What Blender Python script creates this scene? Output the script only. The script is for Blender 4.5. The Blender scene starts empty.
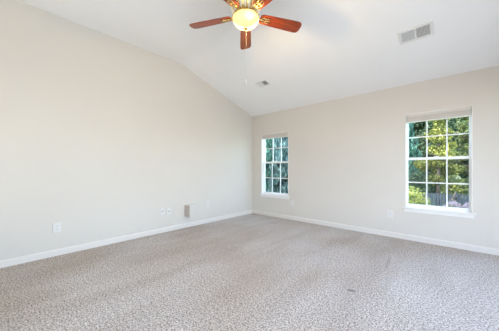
import bpy, bmesh, math, random
from mathutils import Vector, Matrix
SC = bpy.context.scene
COL = SC.collection
PI = math.pi

# ---------------------------------------------------------------- camera
cd = bpy.data.cameras.new('camera'); cam = bpy.data.objects.new('camera', cd); COL.objects.link(cam)
cam.location = (3.7646, -4.2873, 1.103)
cam.rotation_euler = (math.radians(90), 0, math.radians(41.973))
cd.sensor_width = 36; cd.lens = 36 * 225.0 / 499.0
cd.shift_y = 4.0 / 499.0
cd.clip_start = .02; cd.clip_end = 300
SC.camera = cam

# ---------------------------------------------------------------- light
SC.view_settings.view_transform = 'Standard'; SC.view_settings.look = 'None'
SC.view_settings.exposure = 0.0; SC.view_settings.gamma = 1
SC.view_settings.use_curve_mapping = False
W = bpy.data.worlds.new('sky'); SC.world = W; W.use_nodes = True
nt = W.node_tree; bg = nt.nodes['Background']
sk = nt.nodes.new('ShaderNodeTexSky'); sk.sky_type = 'NISHITA'; sk.sun_disc = False
sk.sun_elevation = math.radians(48); sk.sun_rotation = math.radians(200); sk.air_density = 1.0; sk.dust_density = 2.0
nt.links.new(sk.outputs[0], bg.inputs[0]); bg.inputs[1].default_value = 1.8

def lamp(name, kind, loc, energy, color=(1, 1, 1), direction=None, size=None, size_y=None, portal=False):
    l = bpy.data.lights.new(name, kind); l.energy = energy; l.color = color
    o = bpy.data.objects.new(name, l); COL.objects.link(o); o.location = loc
    if direction: o.rotation_euler = Vector(direction).to_track_quat('-Z', 'Y').to_euler()
    if kind == 'AREA':
        l.shape = 'RECTANGLE'; l.size = size; l.size_y = size_y or size
        if portal: l.cycles.is_portal = True
    return o
s = lamp('sun', 'SUN', (0, -20, 30), 3.6, (1, .95, .86), (.45, .62, -.70)); s.data.angle = math.radians(.6)
wl = lamp('window_daylight', 'AREA', (5.44, -3.0, 1.35), 48, (.84, .91, 1.0), (-1, .08, .06), 3.4, 1.9); wl.data.spread = math.radians(125)  # unseen fill lamp, added to light the room from the right
lamp('hallway_light', 'AREA', (2.3, -5.44, 1.5), 40, (1.0, .95, .92), (0, 1, .55), 3.2, 2.0)  # unseen fill lamp added behind the camera to brighten the far wall
lamp('sky_portal', 'AREA', (3.596, .16, 1.24), 1, (1, 1, 1), (0, -1, 0), .76, 1.45, True)
lamp('sky_portal', 'AREA', (.695, .16, 1.24), 1, (1, 1, 1), (0, -1, 0), .78, 1.45, True)

# ---------------------------------------------------------------- materials
def mat(name, color, rough=.6, metal=0.0, spec=.5, emit=None, estr=0):
    m = bpy.data.materials.new(name); m.use_nodes = True
    b = m.node_tree.nodes['Principled BSDF']
    b.inputs['Base Color'].default_value = (*color, 1); b.inputs['Roughness'].default_value = rough
    b.inputs['Metallic'].default_value = metal; b.inputs['Specular IOR Level'].default_value = spec
    if emit: b.inputs['Emission Color'].default_value = (*emit, 1); b.inputs['Emission Strength'].default_value = estr
    return m
def N(m, t, **kw):
    n = m.node_tree.nodes.new(t)
    for k, v in kw.items():
        if k in n.inputs: n.inputs[k].default_value = v
        else: setattr(n, k, v)
    return n
def L(m, a, b): m.node_tree.links.new(a, b)
def P(m): return m.node_tree.nodes['Principled BSDF']
def coord(m, scale=(1, 1, 1), rot=(0, 0, 0)):
    tc = N(m, 'ShaderNodeTexCoord'); mp = N(m, 'ShaderNodeMapping')
    mp.inputs['Scale'].default_value = scale; mp.inputs['Rotation'].default_value = rot
    L(m, tc.outputs['Object'], mp.inputs[0]); return mp.outputs[0]
def ramp(m, fac, stops):
    r = N(m, 'ShaderNodeValToRGB'); e = r.color_ramp.elements
    while len(e) < len(stops): e.new(.5)
    for i, (p, c) in enumerate(stops): e[i].position = p; e[i].color = (*c, 1)
    L(m, fac, r.inputs[0]); return r.outputs[0]
def mixc(m, fac, a, b, mode='MIX'):
    x = N(m, 'ShaderNodeMix', data_type='RGBA', blend_type=mode)
    for i, v in ((0, fac), (6, a), (7, b)):
        if hasattr(v, 'is_linked'): L(m, v, x.inputs[i])
        else: x.inputs[i].default_value = v if i == 0 else (*v, 1)
    return x.outputs[2]
def paint(name, color, bump=.04, rough=.75):
    m = mat(name, color, rough, spec=.25); v = coord(m)
    n = N(m, 'ShaderNodeTexNoise', Scale=1.1, Detail=3.0); L(m, v, n.inputs['Vector'])
    c2 = tuple(c * .965 for c in color)
    L(m, ramp(m, n.outputs[0], [(.3, c2), (.7, color)]), P(m).inputs['Base Color'])
    n2 = N(m, 'ShaderNodeTexNoise', Scale=260.0, Detail=2.0); L(m, v, n2.inputs['Vector'])
    b = N(m, 'ShaderNodeBump', Strength=bump, Distance=.002); L(m, n2.outputs[0], b.inputs['Height']); L(m, b.outputs[0], P(m).inputs['Normal'])
    return m
M_wall = paint('wall_paint', (.650, .622, .578))
M_ceil = paint('ceiling_paint', (.91, .91, .905))
M_trim = mat('white_trim_paint', (.80, .79, .77), .4)
M_base = mat('baseboard_paint', (.71, .68, .64), .45)
M_vinyl = mat('white_vinyl', (.88, .90, .91), .35)
M_plate = mat('white_plastic', (.68, .67, .655), .45)
M_jack = mat('grey_jack', (.36, .36, .36), .5)
M_slot = mat('dark_slot', (.05, .05, .05), .6)
M_shade = mat('shade_fabric', (.66, .63, .59), .8)
v = coord(M_shade, (1, 1, 60)); wv = N(M_shade, 'ShaderNodeTexWave', bands_direction='Z', Scale=1.0); L(M_shade, v, wv.inputs[0])
b_ = N(M_shade, 'ShaderNodeBump', Strength=.4, Distance=.003); L(M_shade, wv.outputs[1], b_.inputs['Height']); L(M_shade, b_.outputs[0], P(M_shade).inputs['Normal'])
M_boxshade = mat('taupe_plastic', (.50, .45, .42), .6)  # shade on the wall box sides, put into the colour
M_vent = mat('vent_enamel', (.80, .80, .78), .45)
M_duct = mat('duct_shadowed_metal', (.36, .36, .35), .6)
M_brass = mat('polished_brass', (.83, .60, .26), .24, 1.0)
nb = N(M_brass, 'ShaderNodeTexNoise', Scale=30.0); L(M_brass, coord(M_brass), nb.inputs['Vector'])
L(M_brass, ramp(M_brass, nb.outputs[0], [(.3, (.62, .40, .14)), (.7, (.90, .70, .36))]), P(M_brass).inputs['Base Color'])
M_dull = mat('aged_brass', (.30, .19, .06), .5, .3)
M_cream = mat('cream_enamel', (.90, .84, .66), .35)
M_chain = mat('chain_metal', (.62, .61, .58), .6, .0)

def wood():
    m = mat('cherry_blade_wood', (.3, .06, .02), .3); P(m).inputs['Coat Weight'].default_value = .3; P(m).inputs['Coat Roughness'].default_value = .15; P(m).inputs['Coat IOR'].default_value = 1.5
    v = coord(m, (3, 40, 40)); n = N(m, 'ShaderNodeTexNoise', Scale=2.0, Detail=5.0, Distortion=.6); L(m, v, n.inputs['Vector'])
    L(m, ramp(m, n.outputs[0], [(.3, (.10, .014, .003)), (.55, (.29, .042, .005)), (.75, (.42, .085, .010))]), P(m).inputs['Base Color'])
    return m
M_wood = wood()
def alabaster():
    m = mat('alabaster_glass', (.34, .29, .18), .3)
    v = coord(m); n = N(m, 'ShaderNodeTexNoise', Scale=9.0, Detail=3.0, Distortion=1.5); L(m, v, n.inputs['Vector'])
    c = ramp(m, n.outputs[0], [(.3, (1.0, .72, .28)), (.7, (1.0, .88, .50))])
    L(m, c, P(m).inputs['Emission Color']); P(m).inputs['Emission Strength'].default_value = .86
    tr = N(m, 'ShaderNodeBsdfTransparent'); tr.inputs[0].default_value = (1, .86, .62, 1); x = N(m, 'ShaderNodeMixShader'); x.inputs[0].default_value = .28
    L(m, P(m).outputs[0], x.inputs[1]); L(m, tr.outputs[0], x.inputs[2])
    out = [n_ for n_ in m.node_tree.nodes if n_.type == 'OUTPUT_MATERIAL'][0]; L(m, x.outputs[0], out.inputs[0])
    return m
M_bowl = alabaster()
M_bulb = mat('lit_bulb', (1, 1, 1), .4, emit=(1, .80, .50), estr=30)

def glass():
    m = bpy.data.materials.new('window_glass'); m.use_nodes = True; t = m.node_tree; t.nodes.clear()
    o = t.nodes.new('ShaderNodeOutputMaterial'); x = t.nodes.new('ShaderNodeMixShader'); tr = t.nodes.new('ShaderNodeBsdfTransparent')
    g = t.nodes.new('ShaderNodeBsdfGlossy'); g.inputs['Roughness'].default_value = .02
    tr.inputs[0].default_value = (.93, .97, .96, 1); x.inputs[0].default_value = .003
    t.links.new(tr.outputs[0], x.inputs[1]); t.links.new(g.outputs[0], x.inputs[2]); t.links.new(x.outputs[0], o.inputs[0]); return m
M_glass = glass()
def screen():
    m = bpy.data.materials.new('insect_mesh'); m.use_nodes = True; t = m.node_tree; t.nodes.clear()
    o = t.nodes.new('ShaderNodeOutputMaterial'); x = t.nodes.new('ShaderNodeMixShader'); tr = t.nodes.new('ShaderNodeBsdfTransparent')
    g = t.nodes.new('ShaderNodeBsdfDiffuse'); g.inputs[0].default_value = (.05, .055, .06, 1); x.inputs[0].default_value = .2
    t.links.new(tr.outputs[0], x.inputs[1]); t.links.new(g.outputs[0], x.inputs[2]); t.links.new(x.outputs[0], o.inputs[0]); return m
M_screen = screen()

MARK1, MARK2 = (3.081, -2.144), (3.204, -1.221)
def carpet():
    m = mat('cut_pile_carpet', (.5, .46, .43), .95, spec=.1)
    v = coord(m)
    f1 = N(m, 'ShaderNodeTexNoise', Scale=84.0, Detail=4.0, Roughness=.7); L(m, v, f1.inputs['Vector'])
    f2 = N(m, 'ShaderNodeTexNoise', Scale=30.0, Detail=3.0, Roughness=.6); L(m, v, f2.inputs['Vector'])
    # pile laid down in passes of the vacuum cleaner
    v2 = coord(m, (3.6, .8, 1), (0, 0, math.radians(-14)))
    f3 = N(m, 'ShaderNodeTexNoise', Scale=1.0, Detail=3.0, Distortion=.5); L(m, v2, f3.inputs['Vector'])
    f4 = N(m, 'ShaderNodeTexNoise', Scale=.7, Detail=2.0); L(m, v, f4.inputs['Vector'])
    c = ramp(m, f1.outputs[0], [(.40, (.25, .215, .19)), (.5, (.64, .595, .56)), (.60, (.90, .865, .83))])
    c = mixc(m, 1.0, c, ramp(m, f2.outputs[0], [(.35, (.80, .80, .80)), (.65, (1, 1, 1))]), 'MULTIPLY')
    c = mixc(m, 1.0, c, ramp(m, f3.outputs[0], [(.34, (.88, .86, .84)), (.62, (1, 1, 1))]), 'MULTIPLY')
    c = mixc(m, 1.0, c, ramp(m, f4.outputs[0], [(.38, (.89, .84, .78)), (.60, (1, 1, 1))]), 'MULTIPLY')
    # two small darker marks in the carpet colour
    tc = N(m, 'ShaderNodeTexCoord')
    for (px, py, ang, sx, sy, dk) in ((MARK1[0], MARK1[1], 20, 22, 40, .50), (MARK2[0], MARK2[1], 4, 42, 3.6, .80)):
        mp = N(m, 'ShaderNodeMapping', vector_type='TEXTURE'); mp.inputs['Location'].default_value = (px, py, 0); mp.inputs['Rotation'].default_value = (0, 0, math.radians(ang)); mp.inputs['Scale'].default_value = (1 / sx, 1 / sy, 1)
        L(m, tc.outputs['Object'], mp.inputs[0]); ln = N(m, 'ShaderNodeVectorMath', operation='LENGTH'); L(m, mp.outputs[0], ln.inputs[0])
        c = mixc(m, 1.0, c, ramp(m, ln.outputs['Value'], [(.5, (dk, dk, dk)), (1.0, (1, 1, 1))]), 'MULTIPLY')
    L(m, c, P(m).inputs['Base Color'])
    ad = N(m, 'ShaderNodeMath', operation='ADD'); L(m, f1.outputs[0], ad.inputs[0]); L(m, f2.outputs[0], ad.inputs[1])
    b = N(m, 'ShaderNodeBump', Strength=.7, Distance=.010); L(m, ad.outputs[0], b.inputs['Height']); L(m, b.outputs[0], P(m).inputs['Normal'])
    return m
M_carpet = carpet()
def leafmat(name, dark, mid, light, trans=.35):
    m = mat(name, mid, .55); t = m.node_tree
    g = N(m, 'ShaderNodeNewGeometry'); c = ramp(m, g.outputs['Random Per Island'], [(.1, dark), (.55, mid), (.95, light)])
    v = coord(m); n = N(m, 'ShaderNodeTexNoise', Scale=1.6, Detail=2.0); L(m, v, n.inputs['Vector'])
    c = mixc(m, 1.0, c, ramp(m, n.outputs[0], [(.35, (.62, .70, .75)), (.6, (1, 1, 1))]), 'MULTIPLY')
    L(m, c, P(m).inputs['Base Color'])
    tb = N(m, 'ShaderNodeBsdfTranslucent'); L(m, c, tb.inputs[0])
    x = N(m, 'ShaderNodeMixShader'); x.inputs[0].default_value = trans
    L(m, P(m).outputs[0], x.inputs[1]); L(m, tb.outputs[0], x.inputs[2])
    out = [n_ for n_ in t.nodes if n_.type == 'OUTPUT_MATERIAL'][0]; L(m, x.outputs[0], out.inputs[0]); return m
ML_lime = leafmat('lime_leaves', (.05, .08, .015), (.20, .22, .04), (.55, .51, .13))
ML_mid = leafmat('mid_green_leaves', (.03, .06, .02), (.13, .18, .05), (.42, .42, .17))
ML_dark = leafmat('dark_green_leaves', (.015, .04, .02), (.05, .10, .04), (.20, .28, .14))
ML_blue = leafmat('blue_green_needles', (.010, .05, .04), (.045, .16, .115), (.20, .42, .31))
ML_slate = leafmat('slate_green_needles', (.015, .045, .045), (.07, .15, .14), (.26, .40, .40))
ML_pink = leafmat('pink_petals', (.42, .28, .36), (.62, .46, .53), (.80, .68, .72), .2)
ML_bush = leafmat('yellow_green_leaves', (.06, .12, .02), (.42, .44, .07), (.92, .86, .34))
M_bark = mat('bark', (.10, .075, .055), .9)
nb = N(M_bark, 'ShaderNodeTexNoise', Scale=6.0, Detail=5.0); L(M_bark, coord(M_bark, (3, 3, .6)), nb.inputs['Vector'])
L(M_bark, ramp(M_bark, nb.outputs[0], [(.3, (.05, .038, .03)), (.7, (.17, .13, .10))]), P(M_bark).inputs['Base Color'])
M_fence = mat('blue_grey_fence_paint', (.03, .042, .062), .8)
M_grass = mat('lawn', (.10, .17, .04), .95)
nb = N(M_grass, 'ShaderNodeTexNoise', Scale=9.0, Detail=5.0); L(M_grass, coord(M_grass), nb.inputs['Vector'])
L(M_grass, ramp(M_grass, nb.outputs[0], [(.3, (.05, .10, .02)), (.7, (.20, .28, .07))]), P(M_grass).inputs['Base Color'])

# ---------------------------------------------------------------- helpers
class MB:
    def __init__(s): s.bm = bmesh.new()
    def box(s, x0, x1, y0, y1, z0, z1, bev=0):
        vs = [s.bm.verts.new((x, y, z)) for z in (z0, z1) for (x, y) in ((x0, y0), (x1, y0), (x1, y1), (x0, y1))]
        fs = [s.bm.faces.new([vs[i] for i in f]) for f in ((3, 2, 1, 0), (4, 5, 6, 7), (0, 1, 5, 4), (1, 2, 6, 5), (2, 3, 7, 6), (3, 0, 4, 7))]
        if bev:
            es = list({e for f in fs for e in f.edges})
            bmesh.ops.bevel(s.bm, geom=es, offset=bev, segments=2, affect='EDGES', profile=.5)
        return s
    def prism(s, pts, a, b, axis):   # pts 2-D outline, extruded a..b on axis
        def q(p, t): return {'x': (t, p[0], p[1]), 'y': (p[0], t, p[1]), 'z': (p[0], p[1], t)}[axis]
        A = [s.bm.verts.new(q(p, a)) for p in pts]; B = [s.bm.verts.new(q(p, b)) for p in pts]; n = len(pts)
        s.bm.faces.new(A); s.bm.faces.new(B[::-1])
        for i in range(n): s.bm.faces.new((A[i], B[i], B[(i + 1) % n], A[(i + 1) % n]))
        return s
    def lathe(s, prof, seg=40, c=(0, 0, 0)):
        rings = []
        for r, z in prof:
            if r < 1e-5: rings.append([s.bm.verts.new((c[0], c[1], c[2] + z))])
            else: rings.append([s.bm.verts.new((c[0] + r * math.cos(2 * PI * i / seg), c[1] + r * math.sin(2 * PI * i / seg), c[2] + z)) for i in range(seg)])
        for A, B in zip(rings, rings[1:]):
            for i in range(seg):
                j = (i + 1) % seg
                if len(A) == 1 and len(B) == 1: continue
                if len(A) == 1: s.bm.faces.new((A[0], B[i], B[j]))
                elif len(B) == 1: s.bm.faces.new((A[i], B[0], A[j]))
                else: s.bm.faces.new((A[i], B[i], B[j], A[j]))
        return s
    def tube(s, pts, r, seg=8):
        pts = [Vector(p) for p in pts]; rr = r if isinstance(r, (list, tuple)) else [r] * len(pts); prev = None
        for k, p in enumerate(pts):
            d = (pts[min(k + 1, len(pts) - 1)] - pts[max(k - 1, 0)]).normalized()
            u = d.orthogonal().normalized() if abs(d.z) < .99 else Vector((1, 0, 0)); w = d.cross(u).normalized(); u = w.cross(d)
            ring = [s.bm.verts.new(p + rr[k] * (math.cos(2 * PI * i / seg) * u + math.sin(2 * PI * i / seg) * w)) for i in range(seg)]
            if prev:
                for i in range(seg): s.bm.faces.new((prev[i], prev[(i + 1) % seg], ring[(i + 1) % seg], ring[i]))
            else: s.bm.faces.new(ring[::-1])
            prev = ring
        s.bm.faces.new(prev); return s
    def build(s, name, m, parent=None, smooth=False, mw=None):
        bmesh.ops.recalc_face_normals(s.bm, faces=s.bm.faces)
        if mw is not None: s.bm.transform(mw)
        me = bpy.data.meshes.new(name); s.bm.to_mesh(me); s.bm.free(); me.materials.append(m)
        if smooth:
            me.polygons.foreach_set('use_smooth', [True] * len(me.polygons))
        o = bpy.data.objects.new(name, me); COL.objects.link(o)
        if parent: o.parent = parent
        return o
def tag(o, label=None, cat=None, group=None, kind=None):
    for k, v in (('label', label), ('category', cat), ('group', group), ('kind', kind)):
        if v: o[k] = v
    return o
def empty(name, loc, label=None, cat=None, group=None, rz=0, rot=None):
    o = bpy.data.objects.new(name, None); COL.objects.link(o); o.location = loc; o.rotation_euler = rot or (0, 0, rz); o.empty_display_size = .1
    return tag(o, label, cat, group)
def struct(o): o['kind'] = 'structure'; return o
def copy_tree(o, parent=None):
    c = o.copy(); COL.objects.link(c)
    if parent: c.parent = parent
    for ch in list(o.children): copy_tree(ch, c)
    return c

# ---------------------------------------------------------------- room shell
RX, FY = 5.3, -5.3           # right wall and the wall behind the camera
CZ, FOLD, HZ = 3.077, -2.017, 2.44
SL = (CZ - HZ) / -FOLD
struct(MB().box(-.15, RX + .15, FY - .15, .15, -.12, 0).build('floor', M_carpet))
struct(MB().prism([(.15, HZ - .15 * SL)] + [(FOLD + .09 - .18 * t, CZ - SL * .09 * (1 - t) ** 2) for t in [k / 10 for k in range(11)]] + [(FY - .15, CZ), (FY - .15, CZ + .2), (FOLD, CZ + .2), (.15, HZ + .2 - .15 * SL)], -.15, RX + .15, 'x').build('ceiling', M_ceil))
struct(MB().prism([(0, 0), (0, HZ), (FOLD, CZ), (FY, CZ), (FY, 0)], -.15, 0, 'x').build('wall_left', M_wall))
# right wall and wall behind the camera, unseen, with openings added for the fill lamps
w = MB(); w.box(RX, RX + .15, FY, -4.65, 0, CZ); w.prism([(0, 0), (0, HZ), (-1.15, HZ + 1.15 * SL), (-1.15, 0)], RX, RX + .15, 'x')
w.box(RX, RX + .15, -4.65, -1.15, 0, .38); w.prism([(-1.15, 2.32), (-1.15, HZ + 1.15 * SL), (FOLD, CZ), (-4.65, CZ), (-4.65, 2.32)], RX, RX + .15, 'x')
struct(w.build('wall_right', M_wall))
w = MB(); w.box(-.15, .65, FY - .15, FY, 0, CZ); w.box(3.95, RX + .15, FY - .15, FY, 0, CZ); w.box(.65, 3.95, FY - .15, FY, 0, .45); w.box(.65, 3.95, FY - .15, FY, 2.55, CZ)
struct(w.build('wall_front', M_wall))
w = MB(); w.box(.5, 4.1, -6.9, -6.75, -.12, CZ); w.box(.35, .5, -6.9, FY - .15, -.12, CZ); w.box(4.1, 4.25, -6.9, FY - .15, -.12, CZ)  # unseen enclosure added behind the rear opening to block the sun
struct(w.build('wall_hallway', M_wall)); struct(MB().box(.5, 4.1, -6.75, FY - .15, 2.7, 2.85).build('ceiling_hallway', M_ceil)); struct(MB().box(.5, 4.1, -6.75, FY - .15, -.12, 0).build('floor_hallway', M_carpet))
WINS = [(.306, 1.070), (3.217, 3.972)]; ZB, ZT = .515, 1.968
w = MB(); xs = [-.15, WINS[0][0], WINS[0][1], WINS[1][0], WINS[1][1], RX + .15]
for i in range(5):
    if i % 2 == 0: w.box(xs[i], xs[i + 1], 0, .15, 0, HZ)
    else: w.box(xs[i], xs[i + 1], 0, .15, 0, ZB - .02); w.box(xs[i], xs[i + 1], 0, .15, ZT, HZ)
struct(w.build('wall_back', M_wall))
def bprof(s=1): return [(0, 0), (s * .014, 0), (s * .014, .066), (s * .009, .078), (s * .004, .084), (0, .084)]
struct(MB().prism([(p[0], p[1]) for p in bprof()], FY, 0, 'y').build('baseboard_left', M_base))
struct(MB().prism([(p[0], p[1]) for p in bprof(-1)], .014, RX, 'x').build('baseboard_back', M_base))
struct(MB().prism([(RX + p[0], p[1]) for p in bprof(-1)], FY, -.014, 'y').build('baseboard_right', M_base))

# ---------------------------------------------------------------- windows
def window(idx, x0, x1):
    root = struct(empty('window_%d' % idx, ((x0 + x1) / 2, .08, ZB))); ox, oy, oz = root.location
    T = Matrix.Translation((-ox, -oy, -oz)); R_ = dict(parent=root, mw=T)
    j = MB(); j.box(x0 - .001, x0 + .008, -.004, .149, ZB, ZT); j.box(x1 - .008, x1 + .001, -.004, .149, ZB, ZT); j.box(x0, x1, -.004, .149, ZT - .008, ZT + .001)
    j.build('window_jamb', M_trim, **R_)
    MB().box(x0 - .032, x1 + .032, -.042, .15, ZB - .02, ZB, .004).build('window_stool', M_trim, **R_)
    MB().box(x0 - .018, x1 + .018, -.016, -.0005, ZB - .072, ZB - .02, .003).build('window_apron', M_trim, **R_)
    a, b = x0 + .008, x1 - .008; fr = MB()
    for q in ((a, a + .008, ZB, ZT - .008), (b - .008, b, ZB, ZT - .008)): fr.box(q[0], q[1], .055, .135, q[2], q[3])
    fr.box(a, b, .055, .135, ZB, ZB + .016); fr.box(a, b, .055, .135, ZT - .03, ZT - .008)
    fr.build('window_frame', M_vinyl, **R_)
    a += .008; b -= .008
    for nm, y0, z0, z1 in (('upper_sash', .098, 1.252, ZT - .03), ('lower_sash', .064, ZB + .016, 1.290)):
        s_ = MB(); t = .015; y1 = y0 + .028
        s_.box(a, a + t, y0, y1, z0, z1); s_.box(b - t, b, y0, y1, z0, z1); s_.box(a + t, b - t, y0, y1, z0, z0 + (.028 if nm[0] == 'l' else .036)); s_.box(a + t, b - t, y0, y1, z1 - .036, z1)
        so = s_.build(nm, M_vinyl, **R_)
        zb, zt = z0 + .028, z1 - .036; mu = MB(); ym = y0 + .014
        for k in (1, 2): xm = a + t + (b - a - 2 * t) * k / 3; mu.box(xm - .008, xm + .008, ym - .008, ym + .008, zb, zt)
        zm = (zb + zt) / 2 + (.018 if nm[0] == 'u' else -.006); mu.box(a + t, b - t, ym - .0075, ym + .0075, zm - .008, zm + .008)
        mu.build('muntin_grid', M_vinyl, so, mw=T)
        MB().box(a + t - .004, b - t + .004, ym - .002, ym + .002, zb - .004, zt + .004).build('glass_pane', M_glass, so, mw=T)
        if nm[0] == 'l': 
            lk = MB(); xm = (a + b) / 2; lk.box(xm - .03, xm + .03, y0 - .002, y0 + .02, z1, z1 + .010, .002); lk.box(xm - .008, xm + .022, y0 - .008, y0 + .006, z1 + .006, z1 + .016, .002)
            lk.build('sash_lock', M_vinyl, so, mw=T)
    MB().box(a, b, .1345, .1355, ZB + .02, 1.27).build('insect_screen', M_screen, **R_)
    return root
for i, (a, b) in enumerate(WINS): window(i + 1, a, b)

def shade(x0, x1, label):
    xc = (x0 + x1) / 2; root = empty('window_shade', (xc, .03, ZT - .008), label, 'window shade', 'pleated shades raised at the window heads'); T = Matrix.Translation((-xc, -.03, -(ZT - .008)))
    hw = (x1 - x0) / 2 - .011
    MB().box(xc - hw, xc + hw, .002, .052, 1.918, 1.9595, .003).build('headrail', M_shade, root, mw=T)
    f = MB(); pts = []; z = 1.918; n = 9; dz = (1.918 - 1.850) / n
    for k in range(n): pts += [(.010, z - k * dz), (.006, z - (k + .5) * dz)]
    pts += [(.010, 1.850)]; back = [(.050 - (p[0] - .006), p[1]) for p in pts][::-1]
    f.prism(pts + back, xc - hw + .004, xc + hw - .004, 'x').build('pleated_fabric', M_shade, root, mw=T)
    MB().box(xc - hw + .002, xc + hw - .002, .008, .048, 1.836, 1.850, .003).build('bottom_rail', M_trim, root, mw=T)
shade(*WINS[0], 'beige pleated shade raised at the head of the left, farther window')
shade(*WINS[1], 'beige pleated shade raised at the head of the right, nearer window')

# ---------------------------------------------------------------- plates and outlets (built facing +X, origin on the wall)
def rrect(w, h, r, n=5):
    out = []
    for cx, cy, a0 in ((w / 2 - r, h / 2 - r, 0), (-w / 2 + r, h / 2 - r, 90), (-w / 2 + r, -h / 2 + r, 180), (w / 2 - r, -h / 2 + r, 270)):
        for k in range(n + 1): a = math.radians(a0 + 90 * k / n); out.append((cx + r * math.cos(a), cy + r * math.sin(a)))
    return out
def outlet(name, loc, rz, label, cat, group=None, w=.075, h=.117, t=.007, kind='duplex'):
    r = empty(name, loc, label, cat, group, rz)
    p = MB(); p.box(0, t, -w / 2, w / 2, -h / 2, h / 2, min(.003, t * .4)); p.build('cover_plate', M_plate, r)
    if kind == 'duplex':
        for s in (-1, 1):
            k = MB().prism([(x, z + s * .0195) for x, z in rrect(.034, .028, .008)], t, t + .0025, 'x').build('socket', M_plate, r)
            sl = MB()
            for yy in (-.0065, .0065): sl.box(t + .002, t + .003, yy - .0012, yy + .0012, s * .0195 + .000, s * .0195 + .009)
            sl.box(t + .002, t + .003, -.0022, .0022, s * .0195 - .010, s * .0195 - .005); sl.build('slots', M_slot, k)
        MB().prism(rrect(.006, .006, .0029), t, t + .0012, 'x').build('screw', M_vent, r)
    elif kind == 'jack':
        MB().box(t, t + .006, -.010, .010, -.011, .011, .0015).build('jack', M_jack, r)
        for s in (-1, 1): MB().prism([(x, z + s * .042) for x, z in rrect(.006, .006, .0029)], t, t + .0012, 'x').build('screw', M_vent, r)
    return r
outlet('wall_outlet', (0, -3.795, .360), 0, 'white duplex outlet on the long left wall, the one nearest the camera', 'outlet', w=.085, h=.125, t=.016)
outlet('cable_jack_plate', (0, -2.385, .375), 0, 'white cable jack plate on left wall, left one of the close pair', 'wall plate', 'pair of small plates on the left wall', kind='jack', t=.012)
outlet('cable_jack_plate', (0, -2.265, .358), 0, 'white jack plate on left wall, right one of the close pair', 'wall plate', 'pair of small plates on the left wall', kind='jack', t=.012)
outlet('wall_outlet', (0, -1.395, .382), 0, 'white duplex outlet on the left wall, nearest the room corner beyond the protruding box', 'outlet', t=.010)
outlet('wall_outlet', (1.173, 0, .362), -PI / 2, 'white duplex outlet on the window wall just right of the left window', 'outlet')
outlet('wall_outlet', (3.016, 0, .374), -PI / 2, 'white duplex outlet on the window wall left of the right window', 'outlet')
# protruding box on the left wall
r = empty('wall_box', (0, -1.875, .325), 'small protruding box with taupe sides mounted low on the left wall', 'wall box')
b = MB(); b.box(0, .17, -.070, .065, -.105, .105, .006); b.build('box_body', M_boxshade, r)  # body darkened by colour to stand for its shaded side
MB().box(.17, .176, -.070, .070, -.108, .108, .002).build('front_cover', M_wall, r)
MB().box(0, .174, -.068, .066, .106, .112, .001).build('top_cover', M_plate, r)

# ---------------------------------------------------------------- ceiling vents on the sloping part
def vent(x, y, lx, ly, label, panels):
    z = HZ - y * SL; ang = -math.atan(SL)
    r = empty('ceiling_vent', (x, y, z), label, 'air vent', None, rot=(ang, 0, 0))
    # local -Z points into the room
    f = MB(); t = .030
    f.box(-lx / 2, lx / 2, -ly / 2, -ly / 2 + t, -.009, 0, .002); f.box(-lx / 2, lx / 2, ly / 2 - t, ly / 2, -.009, 0, .002)
    f.box(-lx / 2, -lx / 2 + t, -ly / 2 + t, ly / 2 - t, -.009, 0, .002); f.box(lx / 2 - t, lx / 2, -ly / 2 + t, ly / 2 - t, -.009, 0, .002)
    if panels == 2: f.box(-.007, .007, -ly / 2 + t, ly / 2 - t, -.009, 0)
    f.build('frame', M_trim, r)
    MB().box(-lx / 2 + t, lx / 2 - t, -ly / 2 + t, ly / 2 - t, -.0012, -.0002).build('duct_opening', M_duct, r)
    ix0, ix1 = -lx / 2 + t, lx / 2 - t
    rng = [(ix0, -.007), (.007, ix1)] if panels == 2 else [(ix0, ix1)]
    for k, (a, b) in enumerate(rng):
        s = MB(); n = int((b - a) / .0115); sg = 1 if k == 0 else -1
        for i in range(n):
            xx = a + (b - a) * (i + .5) / n
            s.prism([(xx - sg * .0045, -.0085), (xx - sg * .0035, -.0085), (xx + sg * .0045, -.0015), (xx + sg * .0035, -.0015)], -ly / 2 + t, ly / 2 - t, 'y')
        s.build('louvers', M_vent, r)
    return r
vent(3.44, -.945, .335, .215, 'white two-panel ceiling register above the right window', 2)
vent(1.095, -.94, .27, .165, 'small ceiling register in front of the left window, beyond the fan', 2)

# ---------------------------------------------------------------- ceiling fan
FX, FYY = 2.114, -2.513
fan = empty('ceiling_fan', (FX, FYY, CZ), 'brass ceiling fan with five cherry wood blades and a lit alabaster bowl', 'ceiling fan')
def z_(z): return z - CZ
MB().lathe([(0, 0), (.075, 0), (.078, -.012), (.06, -.035), (.05, -.06), (.05, z_(2.955)), (0, z_(2.955))], 40).build('ceiling_mount', M_brass, fan, True)
hp = [(.150, 2.905), (.153, 2.88), (.150, 2.85), (.138, 2.815), (.118, 2.788), (.095, 2.772)]
h = MB().lathe([(.0, z_(2.965)), (.06, z_(2.965)), (.125, z_(2.945)), (.142, z_(2.925))] + [(r_, z_(q_)) for r_, q_ in hp] + [(.085, z_(2.766)), (.085, z_(2.752)), (.0, z_(2.752))], 48).build('motor_housing', M_brass, fan, True)
fins = MB()
for k in range(18):
    a = 2 * PI * (k + .5) / 18; c, s = math.cos(a), math.sin(a)
    fins.tube([((r_ + .001) * c, (r_ + .001) * s, z_(q_ - .001)) for r_, q_ in hp], [.008, .012, .013, .013, .010, .006], 8)
fins.build('vent_ribs', M_cream, h, True)
ft = MB().lathe([(0, z_(2.752)), (.085, z_(2.752)), (.125, z_(2.746)), (.142, z_(2.741)), (.144, z_(2.733)), (.138, z_(2.728)), (0, z_(2.728))], 48).build('light_fitter', M_brass, fan, True)
th0 = math.atan2(math.cos(math.radians(41.973)), -math.sin(math.radians(41.973))) + math.radians(1.0)
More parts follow.
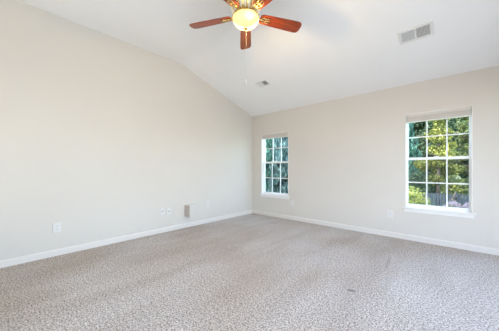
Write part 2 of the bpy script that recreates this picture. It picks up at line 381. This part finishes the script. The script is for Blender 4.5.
def blade_outline():
    L0, L1 = .165, .668; pts = []
    up = [(L0, .040), (L0 + .025, .056), (.29, .064), (.42, .068), (.54, .073), (.62, .073), (.648, .066), (.661, .050), (L1, .028)]
    return up + [(x, -y) for x, y in up[::-1]]
for k in range(5):
    a = th0 + 2 * PI * k / 5; rot = Matrix.Rotation(a, 4, 'Z') @ Matrix.Translation((0, 0, z_(2.758)))
    pit = Matrix.Rotation(math.radians(-14), 4, 'X')
    irn = MB()
    irn.tube([(.08, 0, -.002), (.115, 0, .006), (.15, 0, .004), (.185, 0, -.006), (.215, 0, -.008)], [.013, .010, .008, .009, .010], 10)
    for ring_r, cx_ in ((.026, .205),):
        irn.tube([(cx_ + 1.25 * ring_r * math.cos(t * PI / 8), ring_r * math.sin(t * PI / 8), -.008) for t in range(17)], .006, 8)
    irn.tube([(.225, -.022, -.008), (.25, -.03, -.007), (.275, -.022, -.006)], .006, 8); irn.tube([(.225, .022, -.008), (.25, .03, -.007), (.275, .022, -.006)], .006, 8)
    irn.tube([(.215, 0, -.008), (.29, 0, -.007)], .006, 8)
    irn.build('blade_arm', M_brass, fan, True, mw=rot @ pit)
    bl = MB(); bl.prism(blade_outline(), -.0, .008, 'z'); bo = bl.build('blade', M_wood, fan, mw=None)
    bo.data.transform(pit); bo.location = (0, 0, z_(2.758)); bo.rotation_euler = (0, 0, a)
bw = MB(); prof = [(.136, z_(2.735))]
for k in range(1, 13):
    t = k / 12 * PI / 2; prof.append((.141 * math.cos(t), z_(2.733) - .108 * math.sin(t)))
prof = [(r_, zz) for r_, zz in prof if r_ > .001] + [(0, z_(2.625))]
bw.lathe(prof, 48).build('glass_bowl', M_bowl, fan, True)
MB().lathe([(0, z_(2.628)), (.020, z_(2.627)), (.022, z_(2.620)), (.012, z_(2.614)), (.013, z_(2.607)), (.007, z_(2.600)), (0, z_(2.598))], 20).build('finial', M_dull, fan, True)
ch = MB().tube([(.002, .004, z_(2.600)), (.002, .004, z_(2.075))], .0010, 6).build('pull_chain', M_chain, fan, True)
MB().lathe([(0, z_(2.078)), (.004, z_(2.074)), (.007, z_(2.055)), (.008, z_(2.035)), (.004, z_(2.022)), (0, z_(2.02))], 12, (.002, .004, 0)).build('chain_fob', M_chain, ch, True)
lp = lamp('fan_lamp', 'POINT', (FX + .035, FYY + .03, 2.685), 82, (1, .78, .46)); lp.data.shadow_soft_size = .03

# ---------------------------------------------------------------- outside
GZ = -1.2
struct(MB().box(-30, 30, .3, 40, GZ - .2, GZ).build('ground', M_grass))
def leaves(name, m, parent, blobs, n, size, seed, droop=False, origin=(0, 0, 0)):
    rd = random.Random(seed); vs, fs = [], []; o = Vector(origin)
    tot = sum(b[3] * b[4] * b[5] for b in blobs)
    for bx, by, bz, rx, ry, rz in blobs:
        for _ in range(max(8, int(n * rx * ry * rz / tot))):
            d = Vector((rd.gauss(0, 1), rd.gauss(0, 1), rd.gauss(0, 1))).normalized(); q = rd.random() ** .38
            p = Vector((bx + d.x * rx * q, by + d.y * ry * q, bz + d.z * rz * q)) - o
            s = size * rd.uniform(.6, 1.35)
            if droop:
                u = Vector((rd.uniform(-.45, .45), rd.uniform(-.45, .45), -1)).normalized(); w = u.cross(Vector((rd.gauss(0, 1), rd.gauss(0, 1), .1))).normalized(); a, b = s * 2.6, s * .62
            else:
                u = Vector((rd.gauss(0, 1), rd.gauss(0, 1), rd.gauss(0, .8))).normalized(); w = u.cross(Vector((rd.gauss(0, 1), rd.gauss(0, 1), rd.gauss(0, 1)))).normalized(); a, b = s, s * .55
            nrm = u.cross(w) * b * .3; i = len(vs)
            vs += [p - u * a * .5, p + w * b * .5 + nrm, p + u * a * .5, p - w * b * .5 + nrm]; fs += [(i, i + 1, i + 2), (i, i + 2, i + 3)]
    me = bpy.data.meshes.new(name); me.from_pydata([tuple(x) for x in vs], [], fs); me.materials.append(m)
    ob = bpy.data.objects.new(name, me); COL.objects.link(ob); ob.parent = parent; return ob
def tree(x, y, hgt, rad, m, n, size, seed, label, group=None, low=.25, name='leafy_tree', cat='tree'):
    r = empty(name, (x, y, GZ), label, cat, group); rd = random.Random(seed)
    t = MB(); top = hgt * .8
    t.tube([(0, 0, 0), (rd.uniform(-.1, .1), 0, top * .35), (rd.uniform(-.2, .2), rd.uniform(-.1, .1), top * .7), (0, 0, top)], [.13 * hgt / 7, .10 * hgt / 7, .07 * hgt / 7, .03], 10)
    for k in range(9):
        a = rd.uniform(0, 2 * PI); z0 = top * rd.uniform(.25, .85); l = rad * rd.uniform(.45, .75)
        t.tube([(0, 0, z0), (l * .5 * math.cos(a), l * .5 * math.sin(a), z0 + l * .35), (l * math.cos(a), l * math.sin(a), z0 + l * .5)], [.05, .03, .012], 6)
    t.build('trunk', M_bark, r, True)
    bl = []
    for k in range(34 + int(rad * 16)):
        a = rd.uniform(0, 2 * PI); zz = hgt * (low + (1 - low) * rd.random() ** .9) ; f = math.sin(min(1, max(.12, (1.08 - zz / hgt) * 1.5)) * PI / 2)
        l = rad * f * rd.uniform(.10, .68); q = rad * rd.uniform(.18, .33); bl.append((l * math.cos(a), l * math.sin(a), min(zz, hgt - q * .7), q, q, q * .75))
    leaves('foliage', m, r, bl, n, size, seed + 1); return r
def conifer(x, y, hgt, rad, m, n, size, seed, label, group=None):
    r = empty('evergreen_tree', (x, y, GZ), label, 'tree', group)
    MB().tube([(0, 0, 0), (.02, 0, hgt * .5), (0, 0, hgt * .97)], [.12, .08, .02], 10).build('trunk', M_bark, r, True)
    rd = random.Random(seed); bl = []
    for k in range(46):
        q = k / 46; z = hgt * (.06 + .9 * q); rr = rad * (1 - q) ** .8 + .08; a = k * 2.4 + rd.uniform(-.3, .3)
        bl.append((rr * .55 * math.cos(a), rr * .55 * math.sin(a), z, rr * .55, rr * .55, .22 + rr * .22))
    leaves('foliage', m, r, bl, n, size, seed + 1, True); return r
def bush(x, y, rad, hgt, m, n, size, seed, label, name='rounded_shrub', cat='shrub', group=None, blobs=9):
    r = empty(name, (x, y, GZ), label, cat, group); rd = random.Random(seed); t = MB()
    for k in range(6):
        a = k * 1.05; t.tube([(0, 0, 0), (rad * .3 * math.cos(a), rad * .3 * math.sin(a), hgt * .4), (rad * .6 * math.cos(a), rad * .6 * math.sin(a), hgt * .75)], [.02, .014, .006], 6)
    t.build('stems', M_bark, r, True); bl = [(0, 0, hgt * .5, rad * .8, rad * .8, hgt * .48)]
    for k in range(blobs):
        a = rd.uniform(0, 2 * PI); l = rad * rd.uniform(.3, .7); q = rad * rd.uniform(.25, .42); bl.append((l * math.cos(a), l * math.sin(a), hgt * rd.uniform(.35, .8), q, q, q * .8))
    leaves('foliage', m, r, bl, n, size, seed + 1); return r

# behind the fence, seen through the right window
conifer(1.3, 14.0, 8.8, 1.2, ML_blue, 14000, .11, 5, 'dark blue-green evergreen in the upper left panes of the right window')
tree(3.2, 12.1, 5.8, 1.2, ML_lime, 12000, .12, 11, 'sunlit yellow-green tree in the middle of the right window', low=.2)
tree(4.75, 14.9, 7.6, 1.45, ML_mid, 18000, .12, 23, 'mid-green tree filling the right-hand panes of the right window', low=.2)
tree(3.0, 18.3, 6.6, 2.0, ML_dark, 24000, .20, 31, 'dark dense tree low behind the picket fence in the right window', low=.05)
tree(6.5, 19.4, 9.8, 2.5, ML_dark, 34000, .22, 37, 'dark tree behind the fence at the right edge of the right window', low=.05)
tree(-.9, 16.6, 8.0, 2.0, ML_dark, 12000, .17, 41, 'tall dark tree behind the blue-green evergreen, left side of the right window', low=.05)
tree(2.3, 24.0, 12.5, 3.6, ML_dark, 44000, .30, 43, 'tallest dark tree at the very back of the right window', low=.05)
tree(8.8, 24.5, 8.5, 2.6, ML_dark, 16000, .26, 47, 'dark tree farthest right behind the picket fence')
tree(-11.5, 21.5, 11.0, 3.4, ML_dark, 26000, .28, 73, 'large dark tree at the very back of the left window')
tree(5.4, 32.5, 14.5, 4.2, ML_dark, 50000, .42, 49, 'huge dark tree in the distance at the right side of the right window', low=.02)
# in the left window
conifer(-4.6, 6.9, 7.4, 1.3, ML_blue, 24000, .085, 51, 'teal drooping evergreen filling most of the left window')
conifer(-2.42, 5.1, 8.2, .74, ML_slate, 20000, .085, 57, 'slate-green drooping evergreen at the right side of the left window')
conifer(-6.9, 9.2, 4.6, 1.2, ML_blue, 9000, .10, 61, 'teal evergreen farthest left through the left window')
tree(-9.6, 13.0, 8.4, 2.0, ML_lime, 10000, .15, 67, 'yellow-green tree in the top left pane of the left window', low=.3)
tree(-5.4, 12.7, 9.5, 2.3, ML_dark, 24000, .20, 71, 'dark tree behind the drooping evergreens in the left window', low=.05)

# picket fence
FNY = 10.0; fx0, fx1 = -.6, 6.2
fen = empty('picket_fence', ((fx0 + fx1) / 2, FNY, GZ), 'blue-grey wooden picket fence beyond the garden in the right window', 'fence'); ox = (fx0 + fx1) / 2
n = int((fx1 - fx0) / .115)
pk = None
for i in range(n):
    if pk is None:
        w_, h_ = .042, 1.16; out = [(-w_, .04), (w_, .04), (w_, h_ - .04)] + [(w_ * math.cos(t * PI / 6), h_ - .04 + w_ * math.sin(t * PI / 6)) for t in range(1, 6)] + [(-w_, h_ - .04)]
        pk = MB().prism(out, -.01, .01, 'y').build('picket', M_fence, fen); o = pk
    else: o = pk.copy(); COL.objects.link(o)
    o.location = (fx0 + .0575 + i * .115 - ox, 0, 0)
for zz in (.25, .85): MB().box(fx0 - ox, fx1 - ox, .011, .05, zz, zz + .09).build('rail', M_fence, fen)
for i in range(4): MB().box(-.045, .045, .051, .14, 0, 1.2, .006).build('post', M_fence, fen).location = (fx0 + .1 + i * 2.2 - ox, 0, 0)
# hedge shrubs right behind the fence
bush(2.35, 11.2, .72, 2.3, ML_dark, 5000, .12, 101, 'dark green shrub behind the picket fence, left of the three in the right window', 'tall_shrub')
bush(3.85, 10.9, .66, 2.1, ML_mid, 4500, .11, 103, 'mottled green shrub behind the picket fence, middle one in the right window', 'tall_shrub')
bush(5.35, 11.1, .72, 2.4, ML_dark, 5000, .12, 107, 'dark green shrub behind the picket fence, right of the three in the right window', 'tall_shrub')
# shrubs in front of it
bush(2.50, 6.2, .92, 1.72, ML_bush, 5200, .085, 81, 'large yellow-green leafy shrub at the lower left of the right window', 'leafy_shrub')
bush(3.28, 7.6, .24, .62, ML_lime, 1400, .06, 85, 'small bright lime shrub between the large yellow-green shrub and the hydrangeas')
tree(3.90, 9.25, 1.66, .40, ML_lime, 600, .08, 87, 'low lime-green sapling leaning over the picket fence top', low=.84, name='sapling')
def hydr(x, y, rad, hgt, seed, label):
    r = bush(x, y, rad, hgt, ML_bush, 1700, .07, seed, label, 'hydrangea', 'flowering shrub', 'pink hydrangeas in front of the fence'); rd = random.Random(seed)
    pos = []
    for k in range(26):
        a = rd.uniform(0, 2 * PI); q = rd.random() ** .5 * rad * .85; pos.append((q * math.cos(a), q * math.sin(a), hgt * (1.02 - .28 * (q / rad) ** 2), .085, .085, .06))
    leaves('flower_heads', ML_pink, r, pos, 26 * 40, .035, seed + 9)
hydr(3.80, 8.3, .27, .93, 91, 'pink hydrangea before the picket fence, left one of two')
hydr(4.30, 8.1, .24, .95, 95, 'pink hydrangea before the picket fence, right one of two')
